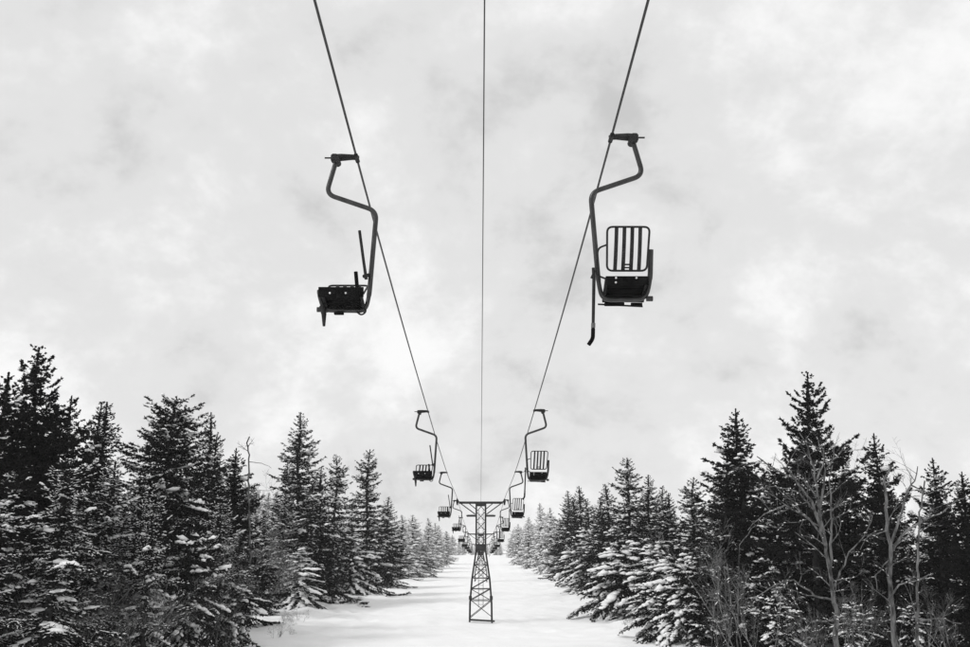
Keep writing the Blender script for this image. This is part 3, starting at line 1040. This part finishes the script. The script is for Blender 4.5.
ANCHOR = {0: 'tallest shaggy spruce', 4: 'paired dark spires', 7: 'wide snow-shelved spruce', 12: 'low snow-capped fir', 15: 'tall symmetrical spruce',
          21: 'pointed snow-shelved spruce', 26: 'drooping pale fir', 30: 'tallest open-branched spruce', 31: 'dense blunt spruce', 33: 'narrow spruce by the dead trees',
          38: 'spruce a gap off the blunt one', 39: 'close pair of pointed spruces', 42: 'tall snow-ringed spruce', 49: 'sharp-tipped pale spruce', 53: 'bowed rounded fir',
          55: 'arching young fir', 58: 'snow-striped corner fir', 36: 'dark spruce between the tall ones', 14: 'dark fir at the snow corner', 24: 'first pale rimed spruce'}
SHORT = [(0.0, T2Y, 'small far tower'), (0.0, T3Y, 'smallest tower'), (0.0, 330.0, 'trail end'), (12.5, 34.5, 'dead forked tree'), (15.0, 35.5, 'long-limbed dead tree'), (-14.6, 61.0, 'broken snag')]


def where(x, y):
    """the nearest landmark"""
    a, b, t = min(SHORT, key=lambda q: (q[0] - x) ** 2 + (q[1] - y) ** 2)
    d = math.hypot(a - x, b - y)
    if 'tower' in t or 'trail' in t:
        side = 'folded-backrest' if x < 0 else 'upright-backrest'
        return ('before' if y < b - 9 else ('past' if y > b + 9 else 'level with')) + f' the {t}, {side} side'
    far = 'close ' if d < 3.2 else ('well ' if d > 8 else '')
    return (far + 'behind' if y > b + 0.8 else (far + 'before' if y < b - 0.8 else 'next to')) + ' the ' + t


placed = []
for i, (tx, ty, d, kind, ws, label) in enumerate(NAMED):
    x, y, h = top_at(tx, ty, d)
    placed.append((x, y))
    if i in ANCHOR:
        SHORT.append((x, y, ANCHOR[i]))
    nm = 'fir_tree' if kind in ('heavy', 'flecked', 'frosty_b', 'bush', 'bush_b', 'frosty', 'rimed_b') else 'spruce_tree'
    grp = 'conifers standing out along the folded-backrest side' if x < 0 else 'conifers standing out along the upright-backrest side'
    plant(kind, x, y, h, ws * (1.17 if d > 60 else 1.06) * rt.uniform(0.93, 1.1) * (V[kind]['H'] / max(h, 1)) ** 0.35, nm, label, grp, rt.uniform(0, 6.28), tilt=(R(rt.gauss(0, 1.2)), R(rt.gauss(0, 1.2))))

# the forest behind and between them
EDGE_L = ([20, 50, 60, 84, 100, 140, 190, 260, 340, 410], [13.5, 13.5, 14, 15, 13.5, 14.5, 11.5, 10.5, 11.0, -2])
EDGE_R = ([20, 50, 60, 84, 100, 140, 190, 260, 340, 410], [12.5, 12.5, 12, 12, 12.5, 12, 9.5, 10.0, 11.0, -2])
TOP_L = ([0, 60, 120, 200, 280, 340, 400, 450, 470, 482], [420, 445, 462, 466, 480, 490, 515, 538, 550, 552])
TOP_R = ([482, 500, 530, 580, 640, 700, 760, 820, 880, 970], [552, 548, 525, 508, 505, 492, 470, 465, 470, 485])
rf = random.Random(21)
fill = 0
tries = 0
while fill < 190 and tries < 9000:
    tries += 1
    s = rf.choice((-1, 1))
    y = 24 + 340 * rf.random() ** 1.5
    ed = float(np.interp(y, *(EDGE_L if s < 0 else EDGE_R)))
    x = s * (ed + 0.5 + 26 * rf.random() ** 1.4)
    ppx = VPX + x / y * FPX
    if ppx < -40 or ppx > 1010:
        continue
    gap = 1.9 if y < 120 else 2.6
    if ppx > 770 and y < 46:      # the dead trees stand free here
        continue
    if any((x - a) ** 2 + (y - b) ** 2 < gap * gap for a, b in placed):
        continue
    ty = float(np.interp(ppx, *(TOP_L if s < 0 else TOP_R))) + 4 + abs(rf.gauss(0, 20)) + (rf.uniform(0, 50) if abs(x) < ed + 4 and y < 150 else 0)
    h = top_at(ppx, ty, y)[2]
    if h < 3.0 or h > 17:
        continue
    if y < 75:
        kind = rf.choice(['dark', 'frosty', 'spire', 'frosty_b'] if s < 0 else ['dark', 'flecked', 'dark', 'classic'])
    elif y < 125:
        kind = rf.choice(['classic', 'classic_b', 'frosty', 'spire', 'rimed' if y > 100 else 'classic'])
    else:
        kind = rf.choice(['rimed', 'rimed_b', 'rimed', 'classic_b'])  # far trees: haze paleness comes mostly from their thickened rime
    if h < 6:
        kind = rf.choice(((['frosty', 'bush_b', 'frosty_b'] if s < 0 else ['flecked', 'bush_b', 'flecked']) if y < 70 else ['heavy', 'bush_b', 'frosty_b'])) if y < 125 else rf.choice(['rimed_b', 'heavy'])
    placed.append((x, y))
    side = 'folded-backrest' if s < 0 else 'upright-backrest'
    edge = 'at trail edge ' if abs(x) < ed + 3 else ('deep in forest ' if abs(x) > ed + 14 else '')
    label = f'{"tall" if h > 11 else ("short" if h < 6 else "mid-height")} {ADJ[kind]} tree {edge}{where(x, y)}'
    grp = f'spruces filling the forest on the {side} side'
    plant(kind, x, y, h, (V[kind]['H'] / h) ** 0.35 * rf.uniform(0.9, 1.55), 'spruce_tree', label, grp, rf.uniform(0, 6.28), tilt=(R(rf.gauss(0, 2.4)), R(rf.gauss(0, 2.4))))
    fill += 1
# the two far rows that close in on the end of the trail
for s in (-1, 1):
    y = 222.0
    while y < 405:
        ed = float(np.interp(y, *(EDGE_L if s < 0 else EDGE_R)))
        x = s * max(0.6, ed + rf.uniform(-1.8, 4.0))
        ppx = VPX + x / y * FPX
        ty = float(np.interp(ppx, [440, 455, 470, 481, 492, 506, 520, 530], [531, 537, 545, 549, 546, 538, 528, 520])) + rf.uniform(-5, 8)
        h = max(4.0, top_at(ppx, ty, y)[2])
        kind = rf.choice(['rimed', 'rimed_b'])
        side = 'folded-backrest' if s < 0 else 'upright-backrest'
        plant(kind, x, y, h, (V[kind]['H'] / h) ** 0.3 * rf.uniform(0.9, 1.5), 'spruce_tree', f'{"taller" if h > 7 else "stubby"} {ADJ[kind]} tree in the farthest trail-edge row {where(x, y)}',
              f'spruces filling the forest on the {side} side', rf.uniform(0, 6.28))
        y += rf.uniform(9, 13)
print('FILL', fill, tries)

# ------------------------------------------------------------------ bare trees and saplings


def grow(mb, rng, p, d, length, r, depth, spread=0.6, up=0.1, curl=0.12, sides=6, mind=0, kids=(3, 5), snow=None):
    """a branch with its side branches"""
    n = max(3, int(length / 0.22) if depth > 1 else 4)
    n = min(n, 12)
    pts, rad = [Vector(p)], [r]
    d = Vector(d).normalized()
    for i in range(n):
        d = (d + Vector((rng.gauss(0, curl), rng.gauss(0, curl), rng.gauss(0, curl) + up * 0.15))).normalized()
        pts.append(pts[-1] + d * (length / n))
        rad.append(max(0.0035, r * (1 - 0.75 * (i + 1) / n)))
    mb.tube(pts, rad, max(3, sides), caps=False)
    if snow is not None and depth >= 1 and abs(d.z) < 0.65:
        for i in range(1, n):
            if rng.random() < 0.35:
                snow.append((pts[i], pts[i] - pts[i - 1], rad[i]))
    if depth <= mind:
        return
    k = rng.randint(*kids) if depth > 1 else rng.randint(kids[0], kids[1] + 2)
    for j in range(k):
        t = rng.uniform(0.25, 0.97)
        i = min(n - 1, int(t * n))
        tan = (pts[i + 1] - pts[i]).normalized()
        rv = Vector((rng.gauss(0, 1), rng.gauss(0, 1), rng.gauss(0, 1)))
        rv = (rv - tan * rv.dot(tan)).normalized()
        nd = (tan * (1 - spread * 0.5) + rv * spread + Vector((0, 0, up))).normalized()
        grow(mb, rng, pts[i], nd, length * rng.uniform(0.38, 0.62) * (1.1 - 0.4 * t), rad[i] * 0.62, depth - 1, spread, up, curl * 1.15, sides - 1, mind, kids, snow)


def raw_mesh(name, mb, mat):
    me = bpy.data.meshes.new(name)
    me.from_pydata(mb.v, [], mb.f)
    me.polygons.foreach_set('use_smooth', mb.s)
    me.materials.append(MATS[mat])
    return me


def snow_on(branches, rng, size):
    if not branches:
        return None
    c = np.array([[p.x, p.y, p.z + r * 0.8] for p, d, r in branches])
    dd = np.array([d[:] for _, d, _ in branches])
    rr = np.array([r for _, _, r in branches])
    v, f = lumps(rng, c, dd, rng.uniform(0.03, 0.09, len(c)) * size, rr * 0.9 + 0.012 * size, rr * 0.4 + 0.018 * size)
    return tri_mesh('snow_cover', v, f, 'snow_pad', True)


# frosted saplings: two shapes
for nm, sd, stems in (('sapling', 41, 3), ('sapling_b', 43, 3), ('sapling_c', 47, 4)):
    rg = random.Random(sd)
    mb, sn = MB(), []
    for k in range(stems):
        a = rg.uniform(0, 6.28)
        grow(mb, rg, (0.15 * math.cos(a), 0.15 * math.sin(a), -0.3), (0.32 * math.cos(a), 0.32 * math.sin(a), 1), rg.uniform(3.0, 4.2), 0.022, 3, 0.65, 0.16, 0.10, 5, 0, (4, 6), sn)
    V[nm] = {'H': 4.2, 'R': 1.5, 'trunk': raw_mesh('stem', mb, 'frosted_twig'), 'crown': None, 'snow': snow_on(sn, np.random.default_rng(sd), 0.9), 'tris': 0}
    print(nm, len(mb.f), len(sn))
SAPS = [  # tip px, tip py, depth, kind, label
    (70, 560, 36), (150, 555, 38), (215, 545, 45), (240, 540, 52), (130, 600, 35), (20, 590, 33),
    (200, 590, 42), (165, 510, 46), (262, 505, 66), (100, 520, 40), (180, 535, 46), (232, 520, 56), (90, 585, 35), (45, 540, 36), (225, 600, 46), (275, 530, 72),
    (760, 560, 38), (800, 590, 35), (840, 560, 37), (720, 590, 44), (905, 570, 36), (950, 585, 35), (735, 500, 46), (700, 520, 50),
]
rs = random.Random(9)
for tx, ty, d in SAPS:
    x, y, h = top_at(tx, ty, d)
    kind = rs.choice(['sapling', 'sapling_b', 'sapling_c'])
    side = 'folded-backrest' if x < 0 else 'upright-backrest'
    lab = ('bare frosted' if x < 0 else 'bare dark') + ' twiggy sapling ' + where(x, y)
    o = plant(kind, x, y, max(1.8, h), 0.9, 'sapling', lab, f'bare saplings on the {side} side', rs.uniform(0, 6.28), 'sapling')
for k in range(16):
    sd_ = -1 if k % 3 else 1
    yy = rs.uniform(54, 105)
    xx = sd_ * (float(np.interp(yy, *(EDGE_L if sd_ < 0 else EDGE_R))) - rs.uniform(0.6, 2.6))
    plant(rs.choice(['sapling', 'sapling_b', 'sapling_c']), xx, yy, rs.uniform(0.5, 1.3), 1.2, 'shrub', f'{"frosted" if sd_ < 0 else "dark"} little twig shrub in open snow {where(xx, yy)}',
          'twig shrubs along the trail edges', rs.uniform(0, 6.28), 'shrub')
# tall bare hardwood behind
for tx, ty, d, lab in ((272, 458, 92, 'bare twiggy hardwood crown showing between snag and symmetrical spruce'), (312, 470, 95, 'bare hardwood just behind the tall symmetrical spruce'),
                       (870, 470, 58, 'bare hardwood crown between the two dead trees, behind spruces')):
    x, y, h = top_at(tx, ty, d)
    plant('sapling_b', x, y, h, 0.75, 'hardwood_tree', lab, 'bare hardwoods among the spruces', rs.uniform(0, 6.28))


def path_tree(name, label, d, paths, depth_kids, seed, snow=True, group='dead bare trees'):
    """dead tree whose main limbs follow pixel paths at its own distance: (pixel points, base radius, tip radius, depth offsets)"""
    rg = random.Random(seed)
    p0 = pix(*paths[0][0][0], d)
    root = empty(name, (p0.x, p0.y, ground_z(p0.x, p0.y)))
    org = Vector(root.location)
    mb, sn = MB(), []
    for pi, (pp, r0, r1, dd) in enumerate(paths):
        pts = [pix(a, b, d + float(k)) - org for (a, b), k in zip(pp, np.linspace(dd[0], dd[1], len(pp)))]
        if pi == 0:
            first = Vector(pts[0])
            pts.insert(0, Vector((first.x, first.y, -0.4)))
        fp = [pts[0]]
        for a, b in zip(pts[:-1], pts[1:]):
            m = max(1, int((b - a).length / 0.25))
            for k in range(1, m + 1):
                q = a.lerp(b, k / m)
                j = 0.0 if (pi == 0 and q.z < 0.3) else 0.022
                fp.append(q + Vector((rg.gauss(0, j), rg.gauss(0, j), rg.gauss(0, j))))
        n = len(fp)
        rad = [r0 + (r1 - r0) * (k / (n - 1)) ** 0.8 for k in range(n)]
        mb.tube(fp, [q * 0.85 for q in rad], 9)
        for k in range(3, n - 1):
            if rg.random() < depth_kids and fp[k].z > 1.2:
                tan = (fp[k + 1] - fp[k]).normalized()
                rv = Vector((rg.gauss(0, 1), rg.gauss(0, 1), rg.gauss(0, 0.6)))
                rv = (rv - tan * rv.dot(tan)).normalized()
                grow(mb, rg, fp[k], tan * 0.35 + rv * 0.8 + Vector((0, 0, 0.2)), rg.uniform(0.5, 1.7), min(0.028, rad[k] * 0.5), 2, 0.6, 0.12, 0.13, 5, 0, (2, 4), sn)
            if abs((fp[k] - fp[k - 1]).normalized().z) < 0.5 and rg.random() < 0.45:
                sn.append((fp[k], fp[k] - fp[k - 1], rad[k] * 0.7))
    o = link_mesh('trunk', raw_mesh('trunk', mb, 'grey_bark'), root)
    sm = snow_on(sn, np.random.default_rng(seed), 0.8) if snow else None
    if sm:
        link_mesh('snow_cover', sm, root)['kind'] = 'stuff'
    return tag(root, label, 'tree', group)


path_tree('dead_tree', 'dead grey forked tree with many spreading limbs before the tallest spruce', 34, [
    ([(838, 660), (836, 610), (828, 560), (822, 520), (815, 470), (806, 440), (800, 432)], 0.14, 0.02, (0, 0.2)),
    ([(826, 545), (812, 500), (795, 480), (772, 468), (757, 455)], 0.085, 0.02, (0, -0.8)),
    ([(820, 510), (826, 470), (838, 455), (845, 445)], 0.06, 0.02, (0, 0.6)),
    ([(824, 535), (805, 515), (785, 505), (765, 515), (748, 530)], 0.05, 0.015, (0, -1.2)),
    ([(817, 480), (825, 458), (818, 440)], 0.05, 0.015, (0, 0.4)),
    ([(834, 600), (815, 595), (795, 580), (775, 585), (752, 600)], 0.05, 0.015, (0, -1.5)),
    ([(831, 575), (832, 520), (829, 480), (833, 465)], 0.07, 0.02, (0.2, 0.8)),
    ([(833, 590), (850, 552), (866, 535), (874, 515)], 0.05, 0.014, (0, 0.7)),
    ([(822, 520), (800, 492), (776, 486), (748, 492)], 0.045, 0.012, (0, -0.9)),
    ([(836, 620), (812, 622), (786, 612), (764, 618)], 0.04, 0.012, (0, -1.0)),
], 0.55, 71)
path_tree('dead_tree', 'dead grey tree with one long side limb and hooked tips, beside straight pole', 35, [
    ([(898, 662), (894, 620), (891, 580), (891, 545), (887, 515), (886, 480), (893, 465)], 0.145, 0.05, (0, 0)),
    ([(892, 552), (905, 533), (925, 520), (942, 513), (958, 500), (967, 497)], 0.07, 0.02, (0, -0.8)),
    ([(891, 545), (900, 520), (905, 498), (915, 480), (919, 466)], 0.07, 0.02, (0, 0.4)),
    ([(889, 600), (900, 585), (918, 580), (930, 575)], 0.055, 0.02, (0, -0.7)),
    ([(890, 560), (876, 575), (878, 590)], 0.035, 0.015, (0, -0.5)),
    ([(912, 485), (928, 495), (940, 490)], 0.035, 0.012, (0.3, 0.1)),
    ([(889, 530), (868, 536), (860, 550)], 0.035, 0.012, (0, -0.6)),
], 0.42, 72)
path_tree('dead_tree', 'straight dead grey pole of a tree with few short limbs', 36, [
    ([(919, 664), (918, 610), (919, 560), (920, 520), (923, 500), (926, 480)], 0.085, 0.03, (0, 0)),
    ([(920, 525), (935, 508), (944, 505)], 0.03, 0.012, (0, -0.5)),
    ([(919, 622), (938, 618), (962, 624)], 0.045, 0.02, (0, -0.6)),
], 0.26, 73)
path_tree('snag_tree', 'thin broken snag with a crooked top beside the small dark spruce', 60, [
    ([(251, 600), (250, 540), (249, 490), (249, 455), (247, 443), (250, 437)], 0.11, 0.05, (0, 0)),
    ([(249, 462), (262, 463), (272, 468)], 0.03, 0.012, (0, -0.6)),
    ([(249, 490), (262, 490), (271, 491)], 0.03, 0.012, (0, -0.6)),
], 0.22, 74)
path_tree('dead_tree', 'thin bare pale trunk leaning up in front of the dense blunt spruce', 45, [
    ([(738, 640), (739, 580), (740, 545), (752, 528), (762, 522)], 0.05, 0.015, (0, 0)),
], 0.22, 75)
# small sprig in the open snow
mb = MB()
rg = random.Random(3)
for k in range(5):
    grow(mb, rg, (0, 0, -0.05), (rg.gauss(0, 0.4), rg.gauss(0, 0.4), 1), rg.uniform(0.35, 0.6), 0.012, 1, 0.6, 0.1, 0.1, 4, 0, (1, 3))
p = pix(281, 634, 56)
o = link_mesh('sprig', raw_mesh('sprig', mb, 'bark'))
o.location = (p.x, p.y, ground_z(p.x, p.y))
tag(o, 'tiny dark sprig poking out of the open snow', 'sprig')

# ------------------------------------------------------------------ haze
import bmesh
bm = bmesh.new()
bmesh.ops.create_cube(bm, size=1)
zlo, zhi = -2.0, 26.0
for v in bm.verts:
    v.co = (v.co.x * 7000, v.co.y * 7000, zlo if v.co.z < 0 else zhi)
me = bpy.data.meshes.new('haze')
bm.to_mesh(me)
bm.free()
hm = bpy.data.materials.new('haze')
hm.use_nodes = True
t = hm.node_tree
t.nodes.clear()
pv = node(t, 'ShaderNodeVolumePrincipled')
pv.inputs['Color'].default_value = (0.92, 0.92, 0.92, 1)
pv.inputs['Density'].default_value = 0.00022
pv.inputs['Anisotropy'].default_value = 0.3
ou = node(t, 'ShaderNodeOutputMaterial')
t.links.new(pv.outputs[0], ou.inputs['Volume'])
me.materials.append(hm)
tag(link_mesh('haze', me), 'thin pale winter haze over the trail', None, None, 'stuff')
